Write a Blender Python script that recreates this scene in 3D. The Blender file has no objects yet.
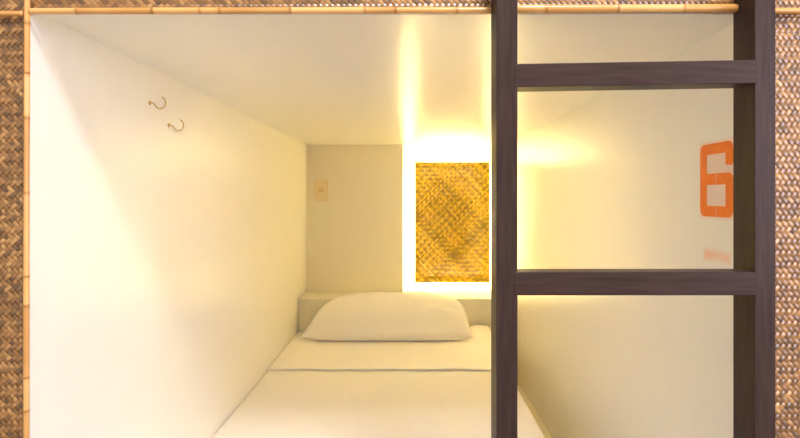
import bpy, bmesh, math, random
import numpy as np
from mathutils import Vector, Matrix, noise

random.seed(4)
rng = np.random.default_rng(7)
scene = bpy.context.scene
COL = scene.collection

# ------------------------------------------------------------------ materials
def srgb(r, g, b):
    f = lambda c: (c / 255 / 12.92) if c / 255 <= .04045 else ((c / 255 + .055) / 1.055) ** 2.4
    return (f(r), f(g), f(b), 1)

class Mat:
    def __init__(self, name):
        self.m = bpy.data.materials.new(name); self.m.use_nodes = True
        self.nt = self.m.node_tree
        self.bsdf = self.nt.nodes['Principled BSDF']
        self.out = self.nt.nodes['Material Output']
    def n(self, kind, **kw):
        nd = self.nt.nodes.new(kind)
        for k, v in kw.items():
            if k.startswith('i_'):
                nd.inputs[k[2:].replace('_', ' ')].default_value = v
            else: setattr(nd, k, v)
        return nd
    def link(self, a, b): self.nt.links.new(a, b)
    def set(self, **kw):
        for k, v in kw.items(): self.bsdf.inputs[k.replace('_', ' ')].default_value = v
    def coords(self, scale=(1, 1, 1)):
        tc = self.n('ShaderNodeTexCoord'); mp = self.n('ShaderNodeMapping')
        mp.inputs['Scale'].default_value = scale
        self.link(tc.outputs['Object'], mp.inputs['Vector'])
        return mp.outputs['Vector']
    def noise(self, scale, vec, detail=3):
        t = self.n('ShaderNodeTexNoise'); t.inputs['Scale'].default_value = scale
        t.inputs['Detail'].default_value = detail
        self.link(vec, t.inputs['Vector']); return t.outputs['Fac']
    def ramp(self, fac, stops):
        r = self.n('ShaderNodeValToRGB'); e = r.color_ramp.elements
        while len(e) < len(stops): e.new(.5)
        for el, (p, c) in zip(e, stops): el.position = p; el.color = c
        self.link(fac, r.inputs['Fac']); return r.outputs['Color']
    def bump(self, fac, strength, dist=.001):
        b = self.n('ShaderNodeBump'); b.inputs['Strength'].default_value = strength
        b.inputs['Distance'].default_value = dist
        self.link(fac, b.inputs['Height']); self.link(b.outputs['Normal'], self.bsdf.inputs['Normal'])
    def math(self, op, a, b=None, c=None, clamp=False):
        m = self.n('ShaderNodeMath', operation=op); m.use_clamp = clamp
        for i, v in enumerate((a, b, c)):
            if v is None: continue
            if isinstance(v, (int, float)): m.inputs[i].default_value = v
            else: self.link(v, m.inputs[i])
        return m.outputs[0]

def paint_mat(name, base, rough, streak=(6, 6, .35), bump=.12, coat=0.0):
    M = Mat(name)
    v = M.coords(streak)
    f = M.noise(9, v, 4)
    c2 = tuple(x * .985 for x in base[:3]) + (1,)
    col = M.ramp(f, [(.3, c2), (.7, base)])
    M.link(col, M.bsdf.inputs['Base Color'])
    M.set(Roughness=rough, Specular_IOR_Level=.5)
    if coat: M.set(Coat_Weight=coat, Coat_Roughness=rough * .8)
    f2 = M.noise(60, v, 2)
    M.bump(f2, bump, .0006)
    return M, col

WHITE = srgb(237, 234, 225)
m_paint = paint_mat('white_gloss_paint', WHITE, .30)[0].m
m_ceil = paint_mat('white_ceiling_paint', WHITE, .28, streak=(1, .3, 6))[0].m
m_board = paint_mat('cream_board', srgb(230, 223, 203), .42)[0].m

# right wall: same paint with orange overspray left around the stencil
M, col = paint_mat('white_paint_with_overspray', WHITE, .30)
tc = M.n('ShaderNodeTexCoord'); sp = M.n('ShaderNodeSeparateXYZ')
M.link(tc.outputs['Object'], sp.inputs[0])
def blob(cy, cz, hy, hz, soft):
    dy = M.math('SUBTRACT', M.math('ABSOLUTE', M.math('SUBTRACT', sp.outputs['Y'], cy)), hy)
    dz = M.math('SUBTRACT', M.math('ABSOLUTE', M.math('SUBTRACT', sp.outputs['Z'], cz)), hz)
    d = M.math('MAXIMUM', dy, dz)
    return M.math('SUBTRACT', 1.0, M.math('DIVIDE', d, soft, clamp=True), clamp=True)
vn = M.coords((1, 1, 1)); nf = M.noise(22, vn, 1)
b1 = M.math('MULTIPLY', blob(.126, 1.278, .047, .060, .006), .28)
b2 = M.math('MULTIPLY', blob(.125, 1.155, .032, .002, .011), M.math('MULTIPLY', nf, .8))
fac = M.math('MAXIMUM', b1, b2, clamp=True)
mx = M.n('ShaderNodeMix', data_type='RGBA')
M.link(fac, mx.inputs[0]); M.link(col, mx.inputs[6]); mx.inputs[7].default_value = srgb(244, 140, 60)
M.link(mx.outputs[2], M.bsdf.inputs['Base Color'])
m_wall_r = M.m

M = Mat('orange_stencil_paint')
f = M.noise(120, M.coords(), 3)
M.link(M.ramp(f, [(.3, srgb(242, 110, 2)), (.75, srgb(248, 132, 16))]), M.bsdf.inputs['Base Color'])
M.set(Roughness=.5); m_orange = M.m

M = Mat('dark_stained_wood')
v = M.coords((14, 14, 1.2)); f = M.noise(12, v, 5)
M.link(M.ramp(f, [(.25, srgb(50, 36, 31)), (.75, srgb(68, 51, 45))]), M.bsdf.inputs['Base Color'])
M.set(Roughness=.38, Specular_IOR_Level=.14); M.bump(f, .25, .0008); m_wood = M.m
M = Mat('dark_stained_wood_crossgrain')
v = M.coords((1.2, 14, 14)); f = M.noise(12, v, 5)
M.link(M.ramp(f, [(.25, srgb(50, 36, 31)), (.75, srgb(68, 51, 45))]), M.bsdf.inputs['Base Color'])
M.set(Roughness=.38, Specular_IOR_Level=.14); M.bump(f, .25, .0008); m_wood_x = M.m

def fabric(name, base):
    M = Mat(name)
    v = M.coords()
    f = M.noise(900, v, 2)
    c2 = tuple(x * .97 for x in base[:3]) + (1,)
    M.link(M.ramp(f, [(.3, c2), (.7, base)]), M.bsdf.inputs['Base Color'])
    M.set(Roughness=.9, Specular_IOR_Level=.2, Sheen_Weight=.15)
    f2 = M.noise(35, v, 4)
    M.bump(f2, .25, .002)
    return M.m
m_sheet = fabric('white_cotton_sheet', srgb(245, 240, 233))
m_mattress = fabric('white_fitted_sheet', srgb(238, 232, 220))
m_pillow = fabric('white_pillowcase', srgb(246, 241, 233))

def weave_mat(name, stops, rough, spec=.5, translucent=0, tcol=None, gscale=30):
    M = Mat(name)
    at = M.n('ShaderNodeAttribute', attribute_name='tone')
    f = M.noise(gscale, M.coords(), 3)
    fac = M.math('ADD', M.math('MULTIPLY', at.outputs['Fac'], .75), M.math('MULTIPLY', f, .25))
    col = M.ramp(fac, stops)
    M.link(col, M.bsdf.inputs['Base Color'])
    M.set(Roughness=rough, Specular_IOR_Level=spec)
    f2 = M.noise(400, M.coords(), 2); M.bump(f2, .2, .0004)
    if translucent:
        tr = M.n('ShaderNodeBsdfTranslucent')
        if tcol: tr.inputs['Color'].default_value = tcol
        else: M.link(col, tr.inputs['Color'])
        ms = M.n('ShaderNodeMixShader'); ms.inputs[0].default_value = translucent
        M.link(M.bsdf.outputs[0], ms.inputs[1]); M.link(tr.outputs[0], ms.inputs[2])
        M.link(ms.outputs[0], M.out.inputs['Surface'])
    return M.m
m_weave = weave_mat('woven_bamboo_skin', [(.1, srgb(80, 54, 20)), (.4, srgb(126, 86, 34)), (.65, srgb(164, 116, 56)), (.95, srgb(206, 158, 92))], .32, 1.0)
m_gold = weave_mat('golden_woven_rattan', [(.12, srgb(106, 84, 0)), (.5, srgb(172, 136, 0)), (.9, srgb(206, 168, 4))], .4, .25, .04)

M = Mat('backing_board_brown')
f = M.noise(20, M.coords(), 3)
M.link(M.ramp(f, [(.3, srgb(70, 44, 20)), (.7, srgb(92, 60, 30))]), M.bsdf.inputs['Base Color'])
M.set(Roughness=.8); m_back = M.m

M = Mat('bamboo_cane')
at = M.n('ShaderNodeAttribute', attribute_name='tone')
f = M.noise(22, M.coords(), 4)
fac = M.math('ADD', M.math('MULTIPLY', at.outputs['Fac'], .7), M.math('MULTIPLY', f, .3))
M.link(M.ramp(fac, [(.05, srgb(96, 58, 24)), (.4, srgb(196, 138, 68)), (.62, srgb(224, 170, 96)), (.9, srgb(240, 200, 130))]), M.bsdf.inputs['Base Color'])
M.set(Roughness=.3, Specular_IOR_Level=.6); m_bamboo = M.m

M = Mat('aged_brass'); f = M.noise(200, M.coords(), 2)
M.link(M.ramp(f, [(.3, srgb(196, 164, 100)), (.7, srgb(214, 184, 120))]), M.bsdf.inputs['Base Color'])
M.set(Metallic=.6, Roughness=.45); m_brass = M.m

M = Mat('ivory_plastic'); f = M.noise(80, M.coords(), 2)
M.link(M.ramp(f, [(.3, srgb(226, 208, 168)), (.7, srgb(230, 213, 174))]), M.bsdf.inputs['Base Color'])
M.set(Roughness=.4); m_plastic = M.m
M = Mat('tan_plastic'); f = M.noise(80, M.coords(), 2)
M.link(M.ramp(f, [(.3, srgb(214, 182, 126)), (.7, srgb(218, 188, 132))]), M.bsdf.inputs['Base Color'])
M.set(Roughness=.4); m_rocker = M.m

M = Mat('warm_led'); em = M.n('ShaderNodeEmission')
em.inputs['Color'].default_value = (1, .868, .45, 1); em.inputs['Strength'].default_value = 138
M.link(em.outputs[0], M.out.inputs['Surface']); m_led = M.m

M = Mat('grey_floor'); f = M.noise(6, M.coords(), 5)
M.link(M.ramp(f, [(.3, srgb(150, 140, 132)), (.7, srgb(176, 166, 156))]), M.bsdf.inputs['Base Color'])
M.set(Roughness=.5); m_floor = M.m

# ------------------------------------------------------------------ helpers
def link_mesh(name, bm, mat, parent=None, smooth=False, bevel=0, seg=2):
    me = bpy.data.meshes.new(name)
    bmesh.ops.recalc_face_normals(bm, faces=bm.faces)
    bm.to_mesh(me); bm.free()
    if smooth:
        me.polygons.foreach_set('use_smooth', [True] * len(me.polygons))
    me.materials.append(mat)
    o = bpy.data.objects.new(name, me); COL.objects.link(o)
    if parent: o.parent = parent
    if bevel:
        md = o.modifiers.new('bevel', 'BEVEL'); md.width = bevel; md.segments = seg
        md.limit_method = 'ANGLE'
    return o

def box(bm, x0, x1, y0, y1, z0, z1):
    vs = [bm.verts.new((x, y, z)) for x in (x0, x1) for y in (y0, y1) for z in (z0, z1)]
    for f in ((0, 1, 3, 2), (4, 6, 7, 5), (0, 4, 5, 1), (2, 3, 7, 6), (0, 2, 6, 4), (1, 5, 7, 3)):
        bm.faces.new([vs[i] for i in f])

def boxes(name, lst, mat, parent=None, bevel=0):
    bm = bmesh.new()
    for b in lst: box(bm, *b)
    return link_mesh(name, bm, mat, parent, bevel=bevel)

def tag(o, label=None, cat=None, group=None, kind=None):
    if label: o['label'] = label
    if cat: o['category'] = cat
    if group: o['group'] = group
    if kind: o['kind'] = kind
    return o

def struct(o): o['kind'] = 'structure'; return o

def empty(name, loc):
    o = bpy.data.objects.new(name, None); COL.objects.link(o); o.location = loc
    o.empty_display_size = .05
    return o

def tube(bm, pts, r, n=10, caps=True):
    """round tube along a polyline; r is a number or a list of radii"""
    pts = [Vector(p) for p in pts]
    rs = r if isinstance(r, (list, tuple)) else [r] * len(pts)
    rings = []; ref = None
    for i, p in enumerate(pts):
        t = (pts[min(i + 1, len(pts) - 1)] - pts[max(i - 1, 0)]).normalized()
        if ref is None:
            ref = t.orthogonal().normalized()
        ref = (ref - t * ref.dot(t)).normalized()
        b = t.cross(ref)
        rings.append([bm.verts.new(p + (ref * math.cos(a) + b * math.sin(a)) * rs[i])
                      for a in [2 * math.pi * k / n for k in range(n)]])
    for a, b in zip(rings, rings[1:]):
        for k in range(n):
            bm.faces.new((a[k], a[(k + 1) % n], b[(k + 1) % n], b[k]))
    if caps:
        bm.faces.new(rings[0][::-1]); bm.faces.new(rings[-1])

# ------------------------------------------------------------------ the capsule
XL, XR = -.534, .4935          # side walls
ZC, ZM, ZP = 1.5165, .608, .41  # ceiling, mattress top, platform
YF, YCOL, YLEDGE, YB = .008, 2.038, 1.838, 2.215
ZLEDGE = .767
XCOL = -.041

struct(boxes('floor', [(-2.4, 2.4, -3.0, 2.5, -.05, 0)], m_floor))
struct(boxes('wall_left', [(XL - .03, XL, YF, YB + .03, 0, ZC + .03)], m_paint))
struct(boxes('wall_right', [(XR, XR + .03, YF, YB + .03, 0, ZC + .03)], m_wall_r))
struct(boxes('wall_back', [(XL, XR, YB, YB + .03, 0, ZC + .03)], m_paint))
struct(boxes('ceiling', [(XL, XR, YF, YB, ZC, ZC + .03)], m_ceil))
struct(boxes('wall_partition', [(XL, XCOL, YCOL, YB, ZLEDGE, ZC)], m_board, bevel=.002))

front = struct(boxes('wall_front', [
    (-1.1, XL - .03, YF, YF + .020, 0, 2.4),
    (XR + .03, 1.15, YF, YF + .020, 0, 2.4),
    (XL - .03, XR + .03, YF, YF + .020, ZC + .03, 2.4),
    (XL, XR, YF, YF + .020, 0, ZP - .01)], m_back))

struct(boxes('trim_6', [(XL, XR, YF, YF + .020, 1.506, ZC)], m_paint))
# ------------------------------------------------------------------ woven mats (real ribbons, twill 2/2)
def weave(name, x0, x1, z0, z1, w, amp, y, mat, parent, mixs=.6):
    """diagonal twill of flat ribbons in the plane y = const, facing -Y"""
    S = math.sqrt(.5)
    cs = [((x + z) * S, (z - x) * S) for x in (x0, x1) for z in (z0, z1)]
    p0 = math.floor(min(c[0] for c in cs) / w) - 1; p1 = math.ceil(max(c[0] for c in cs) / w) + 1
    q0 = math.floor(min(c[1] for c in cs) / w) - 1; q1 = math.ceil(max(c[1] for c in cs) / w) + 1
    J, I = np.meshgrid(np.arange(p0, p1), np.arange(q0, q1), indexing='ij')
    J = J.ravel(); I = I.ravel()
    pc = (J + .5) * w; qc = (I + .5) * w
    xc = (pc - qc) * S; zc = (pc + qc) * S
    m = .62 * w
    ok = (xc > x0 - m) & (xc < x1 + m) & (zc > z0 - m) & (zc < z1 + m)
    J, I = J[ok], I[ok]
    tA = rng.random(q1 - q0 + 2); tB = rng.random(p1 - p0 + 2)
    over = lambda i, j: np.where(((i + j) % 4) < 2, 1.0, -1.0)
    allv, allf, allt = [], [], []; base = 0
    for fam in (0, 1):
        n = len(J)
        hc = over(I, J)
        hm = .5 * (hc + (over(I, J - 1) if fam == 0 else over(I - 1, J)))
        hp = .5 * (hc + (over(I, J + 1) if fam == 0 else over(I + 1, J)))
        sg = 1 if fam == 0 else -1
        jit = (rng.random(n) - .5) * .3
        V = np.zeros((n, 9, 3))
        for a, (da, h) in enumerate(((0., hm), (.5, hc), (1., hp))):
            for b, (db, drop) in enumerate(((-.45, .45), (0, 0), (.45, .45))):
                if fam == 0: P = (J + da) * w; Q = (I + .5 + db) * w
                else: Q = (I + da) * w; P = (J + .5 + db) * w
                X = np.clip((P - Q) * S, x0, x1); Z = np.clip((P + Q) * S, z0, z1)
                hh = sg * h + (jit if a == 1 else 0)
                V[:, a * 3 + b, 0] = X
                V[:, a * 3 + b, 1] = y - amp * (hh - drop)
                V[:, a * 3 + b, 2] = Z
        idx = base + np.arange(n)[:, None] * 9
        F = []
        for a in (0, 1):
            for b in (0, 1):
                F.append(idx + np.array([a * 3 + b, a * 3 + b + 1, a * 3 + b + 4, a * 3 + b + 3])[None, :])
        allf.append(np.stack(F, 1).reshape(-1, 4))
        t = (tA[I - q0] if fam == 0 else tB[J - p0]) * mixs + rng.random(n) * (1 - mixs)
        allt.append(np.repeat(t, 9)); allv.append(V.reshape(-1, 3)); base += n * 9
    V = np.concatenate(allv); F = np.concatenate(allf); T = np.concatenate(allt)
    me = bpy.data.meshes.new(name)
    me.vertices.add(len(V)); me.vertices.foreach_set('co', V.ravel().astype(np.float32))
    me.loops.add(F.size); me.loops.foreach_set('vertex_index', F.ravel().astype(np.int32))
    me.polygons.add(len(F)); me.polygons.foreach_set('loop_start', (np.arange(len(F)) * 4).astype(np.int32))
    me.polygons.foreach_set('use_smooth', np.ones(len(F), dtype=bool))
    me.update(calc_edges=True); me.validate()
    a = me.attributes.new('tone', 'FLOAT', 'POINT'); a.data.foreach_set('value', T.astype(np.float32))
    me.materials.append(mat)
    o = bpy.data.objects.new(name, me); COL.objects.link(o)
    if parent: o.parent = parent
    return o

WV = .0058
weave('woven_mat', -.96, -.5355, .60, 1.75, WV, .0011, YF - .0024, m_weave, front)
weave('woven_mat', -.5355, XR, 1.5075, 1.75, WV, .0011, YF - .0024, m_weave, front)
weave('woven_mat', XR, .96, .60, 1.75, WV, .0011, YF - .0024, m_weave, front)

# ------------------------------------------------------------------ bamboo trims
def bamboo(name, p0, p1, r, nodes, seed):
    p0, p1 = Vector(p0), Vector(p1); L = (p1 - p0).length; d = (p1 - p0) / L
    rnd = random.Random(seed)
    ts = set([0, .002, L - .002, L])
    k = 0
    while k < L: ts.add(k); k += .02
    for n in nodes:
        for e in (-.006, -.003, -.0012, 0, .0012, .003, .006): ts.add(min(max(n + e, 0), L))
    ts = sorted(ts)
    bm = bmesh.new(); pts = []; rs = []; tone = []
    side = d.orthogonal().normalized()
    base = .62
    ph = rnd.random() * 6
    for t in ts:
        near = min([abs(t - n) for n in nodes] + [9])
        bulge = .10 * math.exp(-(near / .003) ** 2) - (.07 if near < .0007 else 0)
        rr = r * (1 + bulge + .03 * math.sin(t * 17 + ph))
        if t < .001 or t > L - .001: rr *= .9
        pts.append(p0 + d * t + side * (.0006 * math.sin(t * 5 + ph))); rs.append(rr)
        seg = sum(1 for n in nodes if n < t)
        tn = base + .16 * math.sin(seg * 2.4 + seed) - (.34 if near < .0013 else (.12 if near < .003 else 0))
        tone += [tn + .05 * math.sin(k2 * 2.1 + t * 9) for k2 in range(12)]
    tube(bm, pts, rs, 12)
    o = link_mesh(name, bm, m_bamboo, smooth=True)
    a = o.data.attributes.new('tone', 'FLOAT', 'POINT')
    a.data.foreach_set('value', tone[:len(o.data.vertices)])
    return struct(o)

LX0, LX1 = .1121, .1398        # left post of the ladder
RX0, RX1 = .4511, .4783        # right post
bamboo('trim_1', (-.5311, -.0035, .30), (-.5306, -.0035, 1.80), .0036, [.28, .46, .655, .70, .80, .84, .955, 1.06, 1.12, 1.19, 1.33], 1)
bamboo('trim_2', (-.5262, -.0035, 1.5068), (LX0 - .001, -.0035, 1.5081), .0043, [.065, .17, .235, .262, .36, .462, .505, .59], 2)
bamboo('trim_3', (LX1 + .001, -.0035, 1.5095), (RX0 - .0008, -.0035, 1.5108), .0056, [.045, .145, .235], 3)
bamboo('trim_4', (RX1 + .001, -.0035, 1.5070), (.95, -.0035, 1.5066), .0040, [.08, .2], 4)
bamboo('trim_5', (-.95, -.0035, 1.5022), (-.5358, -.0035, 1.5036), .0037, [.07, .2], 5)

# ------------------------------------------------------------------ ladder
ladder = tag(empty('ladder', ((LX0 + RX1) / 2, -.017, 0)),
             'dark brown wooden bunk ladder standing against the front opening', 'ladder')
lo = ladder.location.copy()
YP0, YP1 = -.042, .0070
def in_ladder(name, bxs, mat, bevel):
    bm = bmesh.new()
    for b in bxs: box(bm, *b)
    bmesh.ops.translate(bm, verts=bm.verts, vec=-lo)
    return link_mesh(name, bm, mat, ladder, bevel=bevel)
in_ladder('post', [(LX0, LX1, YP0, YP1, 0, 2.35)], m_wood, .0008)
in_ladder('post', [(RX0, RX1, YP0, YP1, 0, 2.35)], m_wood, .0008)
for zt, tilt in ((1.4246, .0052), (1.1515, 0.0), (.8790, 0.0), (.6065, 0.0), (.334, 0.0), (1.698, 0), (1.972, 0), (2.245, 0)):
    bm = bmesh.new()
    h = .0305
    box(bm, LX1 - .0045, RX0 + .0022, YP0 - .0007, -.008, zt - h, zt)
    for v in bm.verts:
        v.co.z += tilt * (v.co.x - LX1) / (RX0 - LX1)
    bmesh.ops.translate(bm, verts=bm.verts, vec=-lo)
    link_mesh('rung', bm, m_wood_x, ladder, bevel=.0008)

# ------------------------------------------------------------------ bed
tag(boxes('bed_platform', [(XL + .001, XR - .001, YF + .022, YLEDGE - .001, 0, ZP)], m_board, bevel=.003),
    'cream bed base seen as a thin strip along the right wall below the mattress', 'bed base')
tag(boxes('headboard_ledge', [(XL + .001, XR - .001, YLEDGE, YB - .001, 0, ZLEDGE)], m_board, bevel=.002),
    'cream boxed ledge behind the pillow below the glowing woven panel', 'ledge')

MX0, MX1, MY0, MY1 = XL + .003, .362, YF + .035, YLEDGE - .004
bm = bmesh.new(); box(bm, MX0 + .005, MX1 - .010, MY0, MY1, ZP, ZM - .007)
bmesh.ops.bevel(bm, geom=[e for e in bm.edges], offset=.010, segments=4, affect='EDGES', profile=.5)
mattress = tag(link_mesh('mattress', bm, m_mattress, smooth=True),
               'single white mattress in fitted sheet filling the bunk, under the pillow', 'mattress')

def draped(name, y0, y1, off, dropL, dropR, parent=None, hem0=0, hem1=0, wr=.0016, seed=0, th=.0035, bunch=0):
    """cloth lying over the mattress: cross profile swept along Y"""
    prof = []
    R = .024; RL = .010; g = off
    xl, xr, zt = MX0 - min(g, .003), MX1 + g, ZM - .004 + g
    for k in range(5): prof.append((xl, zt - RL - dropL + dropL * k / 5))
    for k in range(7):
        a = math.pi / 2 * k / 6
        prof.append((xl + RL - RL * math.cos(a), zt - RL + RL * math.sin(a)))
    N = 70
    for k in range(1, N): prof.append((xl + RL + (xr - xl - R - RL) * k / N, zt))
    for k in range(7):
        a = math.pi / 2 * k / 6
        prof.append((xr - R + R * math.sin(a), zt - R + R * math.cos(a)))
    for k in range(1, 6): prof.append((xr, zt - R - dropR * k / 5))
    ny = max(4, int((y1 - y0) / .016))
    bm = bmesh.new(); rows = []
    for j in range(ny + 1):
        t = j / ny; row = []
        for (x, z) in prof:
            wy0 = hem0 * noise.noise(Vector((x * 9, seed, 1))) ; wy1 = hem1 * noise.noise(Vector((x * 13, seed, 7)))
            y = y0 + wy0 + (y1 + wy1 - y0 - wy0) * t
            top = 1 if z > zt - .004 else 0
            dz = 0
            if top:
                p = Vector((x * 5, y * 7, seed))
                dz = wr * (noise.noise(p) + .6 * noise.noise(p * 2.7) + .5)
                # soft folds running out from the hem
                dz += wr * 1.1 * max(0, 1 - abs(y - y1) / .25) * noise.noise(Vector((x * 22 + y * 9, y * 6, seed + 3)))
                dz = max(dz, 0)
                if bunch:                                   # loose cloth bunched up against the ledge, right of the pillow
                    sx_ = min(max((x - .235) / .06, 0), 1); sy_ = min(max((y - 1.62) / .16, 0), 1)
                    dz += bunch * sx_ * sx_ * (3 - 2 * sx_) * sy_ * (1 + .5 * noise.noise(Vector((x * 26, y * 14, 2))))
            row.append(bm.verts.new((x, y, z + dz)))
        rows.append(row)
    for a, b in zip(rows, rows[1:]):
        for k in range(len(prof) - 1):
            bm.faces.new((a[k], a[k + 1], b[k + 1], b[k]))
    o = link_mesh(name, bm, m_sheet, parent, smooth=True)
    md = o.modifiers.new('thickness', 'SOLIDIFY'); md.thickness = th; md.offset = -1
    return o
sheet = tag(draped('bed_sheet', MY0 + .002, 1.60, .0045, .002, .06, hem1=.01, seed=2, th=.003),
            'white top sheet spread over the mattress from the opening to the pillow', 'bed sheet')
fold = draped('turned_down_fold', 1.258, 1.825, .0115, .001, .05, sheet, hem0=.010, seed=5, th=.004, bunch=.026)
# stitched hem along the edge of the fold
# ------------------------------------------------------------------ pillow
def make_pillow():
    bm = bmesh.new()
    C = Vector((-.107, 1.720, .7122)); ex = Vector((1, 0, 0))
    b0 = Vector((0, 1.648, .630)); t0 = Vector((0, 1.796, .789))
    ev = (t0 - b0).normalized(); en = Vector((0, -ev.z, ev.y))
    hv = (t0 - b0).length / 2 + .012
    NU, NV = 64, 36
    def pt(i, j, side):
        u = -1 + 2 * i / NU; v = -1 + 2 * j / NV
        # outline: wide at the bottom, shoulders rounded at the top, pinched corners
        half = .382 - .066 * (v + 1) / 2 - (.050 * max(0, (v - .1) / .9) ** 2.2)
        shear = .034 * (v + 1) / 2
        x = u * half * (1 - .02 * (1 - v * v)) + shear
        vv = v * (1 - .10 * abs(u) ** 4) if v > 0 else v * (1 - .13 * abs(u) ** 5)
        if v > 0: vv *= 1 - .10 * abs(u) ** 3
        prof = (max(0, 1 - abs(u) ** 3.2)) ** .62 * (max(0, 1 - abs(v) ** 2.6)) ** .58
        th = (.070 if side > 0 else .048) * prof
        p = Vector((x * 6, v * 2, 3 + side))
        th += prof * .005 * (noise.noise(p * 1.2) + .5 * noise.noise(p * 2.6))
        th += .003 * prof * math.exp(-((1 - abs(u)) / .3) ** 2) * math.sin(v * 9 + u * 4)
        return C + ex * x + ev * (vv * hv) + en * (side * th)
    grid = {}
    for s in (1, -1):
        for i in range(NU + 1):
            for j in range(NV + 1):
                edge = i in (0, NU) or j in (0, NV)
                if edge and s == -1: grid[(s, i, j)] = grid[(1, i, j)]
                else: grid[(s, i, j)] = bm.verts.new(pt(i, j, s))
    for s in (1, -1):
        for i in range(NU):
            for j in range(NV):
                q = [grid[(s, i, j)], grid[(s, i + 1, j)], grid[(s, i + 1, j + 1)], grid[(s, i, j + 1)]]
                bm.faces.new(q if s > 0 else q[::-1])
    zmin = min(v.co.z for v in bm.verts)
    o = link_mesh('pillow', bm, m_pillow, smooth=True)
    md = o.modifiers.new('soft', 'SUBSURF'); md.levels = 1; md.render_levels = 1
    # stitched seam round the edge
    ring = [(i, 0) for i in range(NU)] + [(NU, j) for j in range(NV)] + [(i, NV) for i in range(NU, 0, -1)] + [(0, j) for j in range(NV, 0, -1)]
    pts = [pt(i, j, 1) for i, j in ring]; pts.append(pts[0])
    bs = bmesh.new(); tube(bs, pts, .0022, 6, caps=False)
    link_mesh('seam', bs, m_pillow, o, smooth=True)
    print('pillow zmin', zmin)
    return tag(o, 'plump white pillow leaning on the ledge at the head of the bed', 'pillow')
make_pillow()

# ------------------------------------------------------------------ backlit woven panel
PX0, PX1, PZ0, PZ1, PY = .0211, .4155, .797, 1.435, 2.138
panel = tag(empty('wall_light', ((PX0 + PX1) / 2, YB, PZ0)),
            'golden woven wall panel glowing from lights behind it', 'wall light')
pl = panel.location.copy()
w = weave('woven_mat', PX0, PX1, PZ0, PZ1, .0078, .0011, PY, m_gold, None, .85)
w.parent = panel; w.location = -pl
def in_panel(name, bxs, mat, bevel=0):
    bm = bmesh.new()
    for b in bxs: box(bm, *b)
    bmesh.ops.translate(bm, verts=bm.verts, vec=-pl)
    return link_mesh(name, bm, mat, panel, bevel=bevel)
e = .012
in_panel('backing_frame', [(PX0 + e, PX1 - e, PY + .003, PY + .015, PZ0 + e, PZ0 + e + .02),
                           (PX0 + e, PX1 - e, PY + .003, PY + .015, PZ1 - e - .02, PZ1 - e),
                           (PX0 + e, PX0 + e + .02, PY + .003, PY + .015, PZ0 + e + .02, PZ1 - e - .02),
                           (PX1 - e - .02, PX1 - e, PY + .003, PY + .015, PZ0 + e + .02, PZ1 - e - .02)], m_board)
for (x, z) in ((PX0 + .03, PZ0 + .03), (PX1 - .03, PZ0 + .03), (PX0 + .03, PZ1 - .03), (PX1 - .03, PZ1 - .03)):
    in_panel('standoff', [(x - .006, x + .006, PY + .015, YB, z - .006, z + .006)], m_board)
s = .004; yl0, yl1 = PY + .018, PY + .030
for b in ((PX0 + .015, PX0 + .015 + s, yl0, yl1, PZ0 + .04, PZ1 - .04),
          (PX1 - .015 - s, PX1 - .015, yl0, yl1, PZ0 + .04, PZ1 - .04),
          (PX0 + .04, PX1 - .04, yl0, yl1, PZ1 - .015 - s, PZ1 - .015),
          (PX0 + .04, PX1 - .04, yl0, yl1, PZ0 + .015, PZ0 + .015 + s)):
    o = in_panel('led_strip', [b], m_led); o['label'] = 'warm glowing light strip'

# ------------------------------------------------------------------ cup hooks
def cup_hook(y, z, label):
    root = tag(empty('cup_hook', (XL, y, z)), label, 'hook', 'brass hooks on the left wall')
    bm = bmesh.new()
    tube(bm, [(-.0006, 0, 0), (.0012, 0, 0), (.0022, 0, 0)], [.0046, .0046, .003], 14)
    link_mesh('collar', bm, m_brass, root, smooth=False)
    raw = [(.002, .0), (.006, .0005), (.010, -.0025), (.0135, -.0075), (.018, -.0112), (.0235, -.0118),
           (.0290, -.0092), (.0325, -.0035), (.0328, .0030), (.0300, .0085), (.0255, .0120)]
    pts = []
    for i in range(len(raw) - 1):                       # Catmull-Rom smoothing
        p = [Vector(raw[max(0, min(len(raw) - 1, i + k))]) for k in (-1, 0, 1, 2)]
        for t in (0, .33, .66):
            q = .5 * ((2 * p[1]) + (p[2] - p[0]) * t + (2 * p[0] - 5 * p[1] + 4 * p[2] - p[3]) * t * t
                      + (3 * p[1] - p[0] - 3 * p[2] + p[3]) * t ** 3)
            pts.append((q.x, 0, q.y))
    pts.append((raw[-1][0], 0, raw[-1][1]))
    bm = bmesh.new(); tube(bm, pts, .0013, 10)
    link_mesh('hook', bm, m_brass, root, smooth=True)
    return root
cup_hook(1.121 - .762, 1.25 + .192, 'brass cup hook on left wall, nearer the opening and higher of the two')
cup_hook(1.209 - .762, 1.25 + .158, 'brass cup hook on left wall, deeper in and lower of the two')

# ------------------------------------------------------------------ switch
sw = tag(empty('light_switch', (-.458, YCOL, 1.284)), 'cream light switch plate on the back wall near the left corner', 'light switch')
bm = bmesh.new(); box(bm, -.034, .034, -.007, 0, -.056, .056)
link_mesh('plate', bm, m_plastic, sw, bevel=.003)
bm = bmesh.new(); box(bm, -.017, .017, -.009, -.006, -.032, .032)
link_mesh('switch_frame', bm, m_plastic, sw, bevel=.001)
bm = bmesh.new(); box(bm, -.013, .013, -.012, -.0085, -.008, .008)
o = link_mesh('rocker', bm, m_rocker, sw, bevel=.0012); o['label'] = 'tan rocker button'

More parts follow.
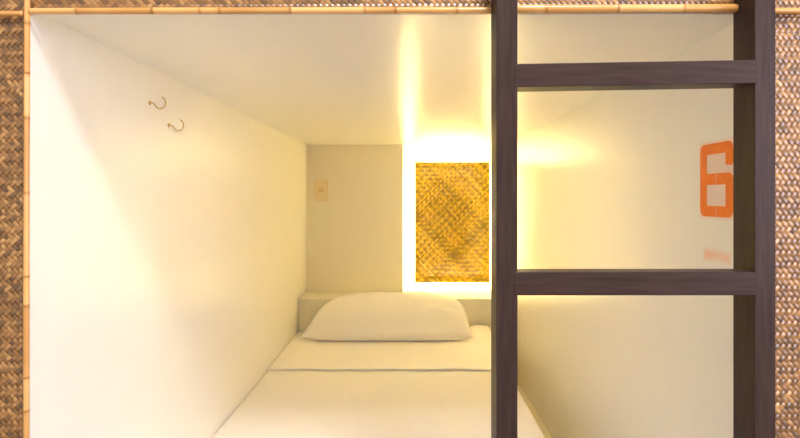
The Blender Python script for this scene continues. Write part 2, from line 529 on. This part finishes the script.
# ------------------------------------------------------------------ stencilled number
def number_six():
    W, H, T = .095, .1195, .0006
    yl, zb = .9355 - .762, 1.2178          # left edge lies deeper in the bunk
    sw_, sh = .020, .0175
    c, ci = .012, .003
    bm = bmesh.new()
    def poly(pts):
        f = [bm.verts.new((XR - T, yl - u, zb + v)) for u, v in pts]
        b = [bm.verts.new((XR + .0004, yl - u, zb + v)) for u, v in pts]
        bm.faces.new(f)
        n = len(pts)
        for k in range(n): bm.faces.new((f[k], b[k], b[(k + 1) % n], f[(k + 1) % n]))
    m0, m1 = .052, .0705      # middle bar
    hb = .0012                 # half the stencil bridge
    arc = lambda cx, cy, r, a0, a1, n=5: [(cx + r * math.cos(math.radians(a0 + (a1 - a0) * k / n)), cy + r * math.sin(math.radians(a0 + (a1 - a0) * k / n))) for k in range(n + 1)]
    # left stroke with its rounded outer corners
    poly(arc(c, H - c, c, 90, 180) + arc(c, c, c, 180, 270) + [(sw_, 0), (sw_, sh), (sw_, H - sh), (sw_, H)])
    poly([(sw_, H - sh), (W - sw_, H - sh), (W - sw_, H), (sw_, H)])                       # top bar
    poly([(W - sw_, H - sh), (W - sw_, H - .036)] + arc(W - .006, H - .032, .006, 270, 360) + arc(W - c, H - c, c, 0, 90) + [(W - sw_, H)])
    poly([(sw_, m0), (W / 2 - hb, m0), (W / 2 - hb, m1), (sw_, m1)])                       # middle bar, split
    poly([(W / 2 + hb, m0), (W - sw_, m0), (W - sw_, m1), (W / 2 + hb, m1)])
    poly([(sw_, 0), (W / 2 - hb, 0), (W / 2 - hb, sh), (sw_, sh)])                         # bottom bar, split
    poly([(W / 2 + hb, 0), (W - sw_, 0), (W - sw_, sh), (W / 2 + hb, sh)])
    poly([(W - sw_, 0)] + arc(W - c, c, c, 270, 360) + arc(W - c, m1 - c, c, 0, 90) + [(W - sw_, m1)])  # right lower stroke
    o = link_mesh('painted_number', bm, m_orange)
    return tag(o, 'orange stencilled number 6 sprayed on the right wall beside the ladder', 'painted number')
number_six()

# ------------------------------------------------------------------ light
def area(name, loc, target, sx, sy, power, color):
    l = bpy.data.lights.new(name, 'AREA'); l.shape = 'RECTANGLE'; l.size = sx; l.size_y = sy
    l.energy = power; l.color = color
    o = bpy.data.objects.new(name, l); COL.objects.link(o); o.location = loc
    o.rotation_euler = (Vector(target) - Vector(loc)).to_track_quat('-Z', 'Y').to_euler()
    return o
area('ceiling_lamp', (.56, -1.45, 3.12), (0, .5, .8), .38, .38, 60, (.98, .95, 1))
area('corridor_window', (2.2, -1.9, 1.5), (.1, 0, 1.2), 1.0, 1.4, 46, (.88, .80, 1.0))

wd = bpy.data.worlds.new('corridor_light'); scene.world = wd; wd.use_nodes = True
bg = wd.node_tree.nodes['Background']
bg.inputs['Color'].default_value = (1, .925, .885, 1); bg.inputs['Strength'].default_value = .82

# ------------------------------------------------------------------ camera
cam = bpy.data.cameras.new('camera'); co = bpy.data.objects.new('camera', cam); COL.objects.link(co)
co.location = (0, -.762, 1.25); co.rotation_euler = (math.pi / 2, 0, 0)
cam.sensor_width = 36; cam.lens = 549 / 800 * 36
cam.shift_x = -11 / 800; cam.shift_y = -22 / 800
cam.clip_start = .01
scene.camera = co

vs = scene.view_settings
scene.display_settings.display_device = 'sRGB'
vs.view_transform = 'Standard'; vs.look = 'None'; vs.gamma = 1; vs.use_curve_mapping = False
vs.exposure = 0
cy = scene.cycles
cy.max_bounces = 14; cy.diffuse_bounces = 10; cy.glossy_bounces = 6
cy.use_denoising = True
cy.sample_clamp_indirect = 0
cy.caustics_reflective = False; cy.caustics_refractive = False
